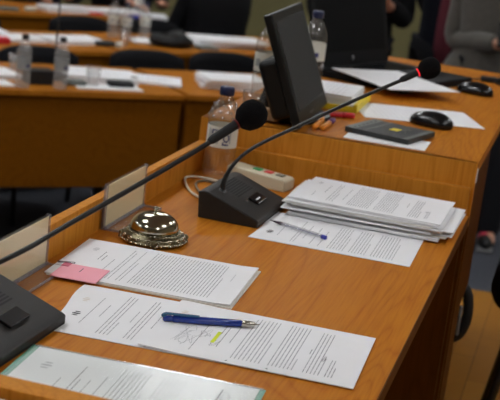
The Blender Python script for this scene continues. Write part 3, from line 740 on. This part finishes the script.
bottle('water bottle on the rearmost desk at the top picture edge', H(1.72, 2.82, TZ), .2, .032, 'cap_blue', 'label_white', rz=HA)
hbox('box', 'black box standing between the two front row bottles', 'box', .215, .17, 0, (.12, .09, .062), 'black_matte')
tumbler('drinking glass behind the leftmost front row bottle', H(.17, .37, TZ), .09, .032)
tumbler('drinking glass in the middle of the front row papers', H(.455, .135, TZ), .09, .034)
tumbler('drinking glass by the bottle pair on the second row', H(1.075, 1.38, TZ), .09, .032)
hp('white papers at the left picture edge of the front row', .03, .33, 8, .26, .2, .012, 101)
hp('second white sheet nearest the front row edge at the left picture edge', -.02, .12, 4, .2, .12, .004, 102)
hp('wide white papers behind the front row drinking glass', .55, .33, -14, .34, .25, .022, 103)
hp('white sheet under the phone near the front row edge', .52, .12, -3, .30, .12, .003, 104)
hp('white sheets right of the phone on the front row', .82, .33, -22, .27, .22, .008, 105)
z = TZ
for i in range(4):
    hp(['lowest printout of the right front row pile', 'second lowest printout of the right front row pile', 'second highest printout of the right front row pile', 'topmost white printout of the right front row pile'][i], 1.19+.01*(i % 2), .27-.006*i, -16+3*i, .30, .22, .009, 106+i, zb=z); z += .0123
hbox('glasses_case', 'grey green case beside the front row drinking glass', 'case', .375, .15, 0, (.10, .06, .026), 'book_grey', .01)
hbox('mobile_phone', 'black phone lying on a sheet near the front row edge', 'phone', .59, .145, -4, (.115, .06, .022), 'black_matte', .005, up=.0046)
hbox('cork_stopper', 'small dark stopper right of the front row phone', 'stopper', .69, .235, 0, (.03, .03, .034), 'black_plastic', .006)
# thin gooseneck microphone on the front row
tm = thing('desk_microphone', 'thin upright gooseneck microphone behind the second front row bottle', 'microphone', H(.325, .285, TZ), HA)
MB().box((0, 0, .015), (.09, .12, .03), 'black_plastic', .006).build('base', tm)
MB().tube([(0, 0, .03), (.0, .0, .20), (.004, .01, .45)], .0042, 'black_rubber', 8).build('gooseneck', tm)
MB().ball((.004, .01, .465), .02, 'foam').build('windscreen', tm)
# second row
hp('wide white papers at the left of the second row', .46, 1.42, 6, .30, .21, .012, 120)
hp('slanted white papers behind the second front row bottle on the second row', .79, 1.43, 14, .33, .22, .016, 121)
hp('white papers on a corner of the second row near the picture edge', .30, 1.55, 3, .3, .21, .02, 122)
hp('white sheets below the rightmost second row bottle', 1.33, 1.585, -10, .26, .2, .006, 123)
z = TZ
for i in range(3):
    hp(['lower printout of the wide pile before the person in black', 'middle printout of the wide pile before the person in black', 'top printout of the wide pile before the person in black'][i], 1.77+.02*i, 1.63-.01*i, 4-4*i, .44, .24, .010, 124+i, zb=z); z += .0137
hbox('red_folder', 'red object at the left picture edge on the second row', 'folder', .36, 1.27, 0, (.07, .09, .03), 'red_plastic')
hbox('mobile_phone', 'dark phone near the white stopper on the second row', 'phone', .955, 1.37, 10, (.13, .07, .022), 'book_black', .005)
tag(MB().lathe([(0, 0), (.018, 0), (.02, .01), (.018, .03), (0, .034)], 'label_white', 16).build('stopper', None, H(1.02, 1.315, TZ)), 'white stopper beside the second row phone', 'stopper')
bg = thing('handbag', 'soft black bag lying on the right second row desk', 'bag', H(1.39, 1.46, TZ+.0086), HA)
b = bmesh.new(); bmesh.ops.create_uvsphere(b, u_segments=24, v_segments=14, radius=1)
for v in b.verts:
    x, y, zz = v.co; zz = max(zz, -.5); v.co = Vector((x*.135, y*.085, (zz+.5)*.047*(1+.2*sin(x*5)+.1*sin(y*7))))
MB().bm(b, 'black_matte', True).build('pouch', bg)
MB().tube(catmull([(-.08, 0, .06), (-.05, -.05, .066), (.03, -.055, .066), (.08, 0, .062)], 6), .006, 'black_rubber', 8).build('strap', bg)
hbox('notebook', 'grey notebook under the pile before the person in black', 'notebook', 1.60, 1.445, 4, (.12, .10, .014), 'book_grey')
# rearmost row
hp('white papers on the rearmost desk left of the red object', 1.20, 2.76, 6, .34, .2, .02, 140)
hp('white papers in the middle of the rearmost desk', 1.56, 2.80, 4, .34, .2, .016, 141)
hp('white papers at the right end of the rearmost desk', 1.78, 2.70, -14, .18, .2, .014, 142)
hbox('red_folder', 'red object between white papers on the rearmost desk', 'folder', 1.37, 2.68, 6, (.09, .06, .012), 'red_plastic')
hbox('blue_case', 'blue case by the water bottles on the rearmost desk', 'case', 1.60, 2.60, 0, (.07, .04, .022), 'bic_blue')
hbox('spectacle_case', 'pale case at the left of the rearmost desk', 'case', .78, 2.62, 0, (.12, .06, .02), 'book_grey')
hbox('crumpled_tissue', 'white crumpled tissue at the left of the rearmost desk', 'tissue', .93, 2.66, 20, (.07, .06, .025), 'label_white', .012)

# ------------------------------------------------------------------ people
def skin_mesh(name, joints, edges, mat, root, parent, levels=2, thick_bias=0.):
    """continuous tapered surface grown round a skeleton"""
    me = bpy.data.meshes.new(name+'_skeleton'); keys = list(joints); ix = {k: i for i, k in enumerate(keys)}
    me.from_pydata([joints[k][0] for k in keys], [(ix[a], ix[b]) for a, b in edges], [])
    o = bpy.data.objects.new(name+'_skeleton', me); COL.objects.link(o)
    o.modifiers.new('skin', 'SKIN')
    for k in keys:
        r = joints[k][1]; r = (r, r) if not isinstance(r, tuple) else r
        d = me.skin_vertices[0].data[ix[k]]; d.radius = (r[0]+thick_bias, r[1]+thick_bias); d.use_root = (k == root)
    sb_ = o.modifiers.new('sub', 'SUBSURF'); sb_.levels = levels; sb_.render_levels = levels
    bpy.context.view_layer.update(); dg = bpy.context.evaluated_depsgraph_get()
    m2 = bpy.data.meshes.new_from_object(o.evaluated_get(dg)); m2.name = name
    bpy.data.objects.remove(o); bpy.data.meshes.remove(me)
    m2.materials.clear(); m2.materials.append(MATS[mat]); m2.polygons.foreach_set('use_smooth', [True]*len(m2.polygons))
    r = bpy.data.objects.new(name, m2); COL.objects.link(r); r.parent = parent
    return r
def person(label, loc, rz, top, bottom, seated=False, arms=None, shirt=None, shoe='shoe_black', phone=False, lean=0., bulk=1., flare=1.):
    """local frame: faces -y, +x is the figure's left; z from the floor it stands on"""
    t = thing('person', label, 'person', loc, rz)
    hz = .92 if not seated else .53
    V = Vector
    def tor(f): return V((0, lean*f, hz+f))
    sh = .50
    J = {'pelvis': (tor(0), .12), 'waist': (tor(.18), .11), 'chest': (tor(.36), (.125, .12)), 'neck0': (tor(.52), .06), 'neck': (tor(.58), .052), 'head0': (tor(.65)+V((0, -.01, 0)), .075), 'head': (tor(.73)+V((0, -.015, 0)), .088), 'crown': (tor(.80)+V((0, -.005, 0)), .07)}
    E = [('pelvis', 'waist'), ('waist', 'chest'), ('chest', 'neck0'), ('neck0', 'neck'), ('neck', 'head0'), ('head0', 'head'), ('head', 'crown')]
    for s_, n in ((-1, 'r'), (1, 'l')):
        sp = tor(sh-.03)+V((s_*.18, 0, 0)); el, wr = (arms or {}).get(n, (V((s_*.235, .03+lean*.2, hz+.18)), V((s_*.25, -.05, hz-.06))))
        el = V(el); wr = V(wr)
        J['sh'+n] = (sp, .062); J['el'+n] = (el, .043); J['wr'+n] = (wr, .028)
        E += [('chest', 'sh'+n), ('sh'+n, 'el'+n), ('el'+n, 'wr'+n)]
        d = (wr-el).normalized(); side = d.cross(V((0, 0, 1))); side = side.normalized() if side.length > .1 else V((1, 0, 0))
        side *= -1 if side.y > 0 else 1
        up = side.cross(d).normalized()
        pm = wr+d*.055; J['pm'+n] = (pm, (.030, .018)); E.append(('wr'+n, 'pm'+n))
        for q in range(4):
            o_ = (q-1.5)*.019; L_ = (.075, .085, .08, .062)[q]
            k = f'f{n}{q}'
            J[k+'a'] = (pm+d*.035+side*o_, .0095); J[k+'b'] = (pm+d*(.035+L_*.5)+side*o_*1.05-up*.012, .0085); J[k+'c'] = (pm+d*(.035+L_*.8)+side*o_-up*.034, .0075)
            E += [('pm'+n, k+'a'), (k+'a', k+'b'), (k+'b', k+'c')]
        k = 'th'+n; J[k+'a'] = (wr+d*.04-side*.034-up*.005, .011); J[k+'b'] = (wr+d*.075-side*.045-up*.022, .0095); J[k+'c'] = (wr+d*.1-side*.036-up*.036, .0085)
        E += [('wr'+n, k+'a'), (k+'a', k+'b'), (k+'b', k+'c')]
        hp_ = V((s_*.095, 0, hz-.04))
        kn = V((s_*.105, -.02, .49)) if not seated else V((s_*.12, -.42, .53)); an = V((s_*.11, .02, .09)) if not seated else V((s_*.13, -.40, .09))
        to = an+V((s_*.02, -.13, -.05))
        J['hp'+n] = (hp_, .088); J['kn'+n] = (kn, .058); J['an'+n] = (an, .04); J['to'+n] = (to, .032)
        E += [('pelvis', 'hp'+n), ('hp'+n, 'kn'+n), ('kn'+n, 'an'+n), ('an'+n, 'to'+n)]
    skin_mesh('body', J, E, 'skin', 'pelvis', t)
    # face: eyes, nose, mouth and ears sit on the head
    hc = J['head'][0]; f = MB()
    for s_ in (-1, 1): f.ball(tuple(hc+V((s_*.031, -.078, .005))), .009, 'label_white', 10, 8); f.ball(tuple(hc+V((s_*.031, -.084, .005))), .0045, 'hair_dark', 8, 6)
    f.build('eyes', t)
    MB().ball(tuple(hc+V((0, -.094, -.025))), .014, 'skin', 10, 8, sc=(.9, 1, 1.5)).build('nose', t)
    MB().ball(tuple(hc+V((0, -.083, -.062))), .02, 'maroon', 12, 8, sc=(1.2, .4, .35)).build('mouth', t)
    for s_ in (-1, 1): MB().ball(tuple(hc+V((s_*.089, 0, -.012))), .022, 'skin', 10, 8, sc=(.4, .8, 1.3)).build('ear', t)
    b = bmesh.new(); bmesh.ops.create_uvsphere(b, u_segments=24, v_segments=16, radius=.105)
    bmesh.ops.delete(b, geom=[v for v in b.verts if v.co.z < -.035 or (v.co.y < -.045 and v.co.z < .055)], context='VERTS')
    MB().bm(b, 'hair_dark', True, Matrix.Translation(hc+V((0, .012, .018)))).build('hair', t)
    # clothes follow the same skeleton, a little larger
    jk = MB(); rings = [(-.15, .178, .138), (-.02, .182, .142), (.10, .168, .134), (.20, .166, .132), (.32, .182, .138), (.41, .186, .130), (.465, .160, .112), (.505, .105, .088), (.545, .076, .072)]
    rings[0] = (-.15, .178*flare, .138); rings[1] = (-.02, .182*(1+(flare-1)*.7), .142)
    if seated: rings[0] = (-.06, .182, .15)
    vs = []; fs = []; n_ = 28
    for f_, rx, ry in rings:
        c = tor(f_)
        for k in range(n_):
            a_ = 2*pi*k/n_; vs.append((c.x+rx*bulk*cos(a_)*(1+.06*sin(a_*2)**2), c.y+ry*bulk*sin(a_), c.z))
    for i in range(len(rings)-1):
        for k in range(n_): fs.append((i*n_+k, i*n_+(k+1) % n_, (i+1)*n_+(k+1) % n_, (i+1)*n_+k))
    fs.append(tuple(range(n_))[::-1]); fs.append(tuple((len(rings)-1)*n_+k for k in range(n_)))
    jk.add(vs, fs, top, True)
    for s_, n in ((-1, 'r'), (1, 'l')):
        sp, el, wr = J['sh'+n][0], J['el'+n][0], J['wr'+n][0]
        pth = catmull([sp+V((-s_*.06*bulk, 0, .015)), sp+V((s_*.01, 0, -.005)), sp.lerp(el, .5)+V((s_*.006, 0, 0)), el, el.lerp(wr, .5), wr-(wr-el).normalized()*.01], 5); m_ = len(pth)
        jk.tube(pth, [.078-.036*(q/(m_-1)) for q in range(m_)], top, 16)
    jk.build('jacket', t)
    if shirt:
        MB().tube([tor(-.10)+V((.0, -.100*bulk, 0)), tor(.05)+V((.0, -.102*bulk, 0)), tor(.2)+V((0, -.094*bulk, 0)), tor(.38)+V((0, -.098*bulk, 0)), tor(.5)+V((0, -.05, 0))], [.052, .055, .055, .05, .03], shirt, 14).build('shirt', t)
    lj = {'pelvis': (J['pelvis'][0], .135)}; le = []
    for n in 'rl':
        lj['hp'+n] = (J['hp'+n][0], .105); lj['kn'+n] = (J['kn'+n][0], .078); lj['an'+n] = (J['an'+n][0]+V((0, -.01, -.045)), .070); le += [('pelvis', 'hp'+n), ('hp'+n, 'kn'+n), ('kn'+n, 'an'+n)]
    skin_mesh('trousers', lj, le, bottom, 'pelvis', t)
    for n in 'rl':
        a_ = J['an'+n][0]; s = MB()
        s.ball((a_.x, a_.y-.055, .045), .05, 'shoe_black' if shoe == 'shoe_black' else 'shoe_black', 18, 12, sc=(.9, 2.3, .85)).box((a_.x, a_.y-.055, .012), (.082, .215, .018), 'shoe_sole', .008)
        if shoe != 'shoe_black': s.ball((a_.x, a_.y-.06, .055), .047, shoe, 18, 12, sc=(.98, 1.1, .84))
        s.build('shoe', t)
    return t, J
pg, J = person('person in a grey jacket holding a phone, standing beyond the taller desk at right', (-.285, 3.98, HF), radians(4), 'jacket_grey', 'trouser_dark', arms={'r': ((-.205, .0, 1.06), (.010, -.25, 1.085)), 'l': ((.27, .05, 1.10), (.27, .0, .88))}, shoe='shoe_pink', bulk=1.2, flare=1.3)
ph = MB().box((0, 0, 0), (.072, .009, .145), 'black_gloss', .003); ph.box((0, -.005, 0), (.064, .001, .125), 'screen_off')
tag(ph.build('mobile_phone', None, (-.228, 3.655, .785), (radians(-40), 0, radians(10))), 'dark phone held by the person in the grey jacket', 'phone')
person('person in an open dark jacket over a maroon shirt, standing behind the taller desk', (-.615, 4.52, HF), radians(6), 'cloth_navy', 'trouser_dark', arms={'r': ((-.12, .17, 1.16), (-.02, .17, 1.02)), 'l': ((.22, .06, 1.12), (.20, .05, .88))}, shirt='maroon', bulk=.85)
person('person in black standing behind the laptop with one hand raised in front', (-1.02, 4.15, HF), radians(14), 'cloth_black', 'trouser_dark', arms={'r': ((-.25, .04, 1.12), (-.16, -.14, .92)), 'l': ((.22, .02, 1.10), (.12, -.19, 1.165))})
person('person in black seated behind the wide paper pile of the second row', H(2.12, 2.46, HF), HA+radians(10), 'cloth_black', 'trouser_dark', True, bulk=1.3, arms={'r': ((-.25, .09, .72), (-.235, -.06, .56)), 'l': ((.25, .09, .72), (.235, -.06, .56))})
person('seated person in black with hands on the rearmost desk at the top picture edge', H(1.83, 3.42, HF), HA+radians(6), 'cloth_black', 'trouser_dark', True, bulk=1.3, arms={'r': ((-.26, -.08, .82), (-.12, -.34, .80)), 'l': ((.26, -.08, .82), (.14, -.34, .80))})
person('seated person in navy behind the rearmost desk at the top picture edge', H(1.18, 3.33, HF), HA+radians(6), 'cloth_navy', 'trouser_dark', True, arms={'r': ((-.26, -.06, .80), (-.14, -.20, .80)), 'l': ((.26, -.06, .80), (.14, -.20, .80))})

# ------------------------------------------------------------------ light, camera, output
w = bpy.data.worlds.new('world'); S.world = w; w.use_nodes = True
w.node_tree.nodes['Background'].inputs['Color'].default_value = (.05, .05, .055, 1); w.node_tree.nodes['Background'].inputs['Strength'].default_value = .2
cam = bpy.data.cameras.new('camera'); co = bpy.data.objects.new('camera', cam); COL.objects.link(co); S.camera = co
fw = Vector((-.2346, .9411, -.2434)); r = Vector((.9558, .2689, .1188)); u = Vector((-.1773, .2048, .9626))
Mx = Matrix((r, u, -fw)).transposed().to_4x4(); Mx.translation = (.1869, -2.6472, 1.3828)
co.matrix_world = Mx
cam.sensor_width = 23.5; cam.sensor_fit = 'HORIZONTAL'; cam.lens = 1284.03/500*23.5; cam.clip_start = .05; cam.clip_end = 60
cam.dof.use_dof = True; cam.dof.focus_distance = 1.98; cam.dof.aperture_fstop = 6.0
S.view_settings.view_transform = 'Standard'; S.view_settings.look = 'None'; S.view_settings.gamma = 1; S.view_settings.use_curve_mapping = False
S.view_settings.exposure = 0.0
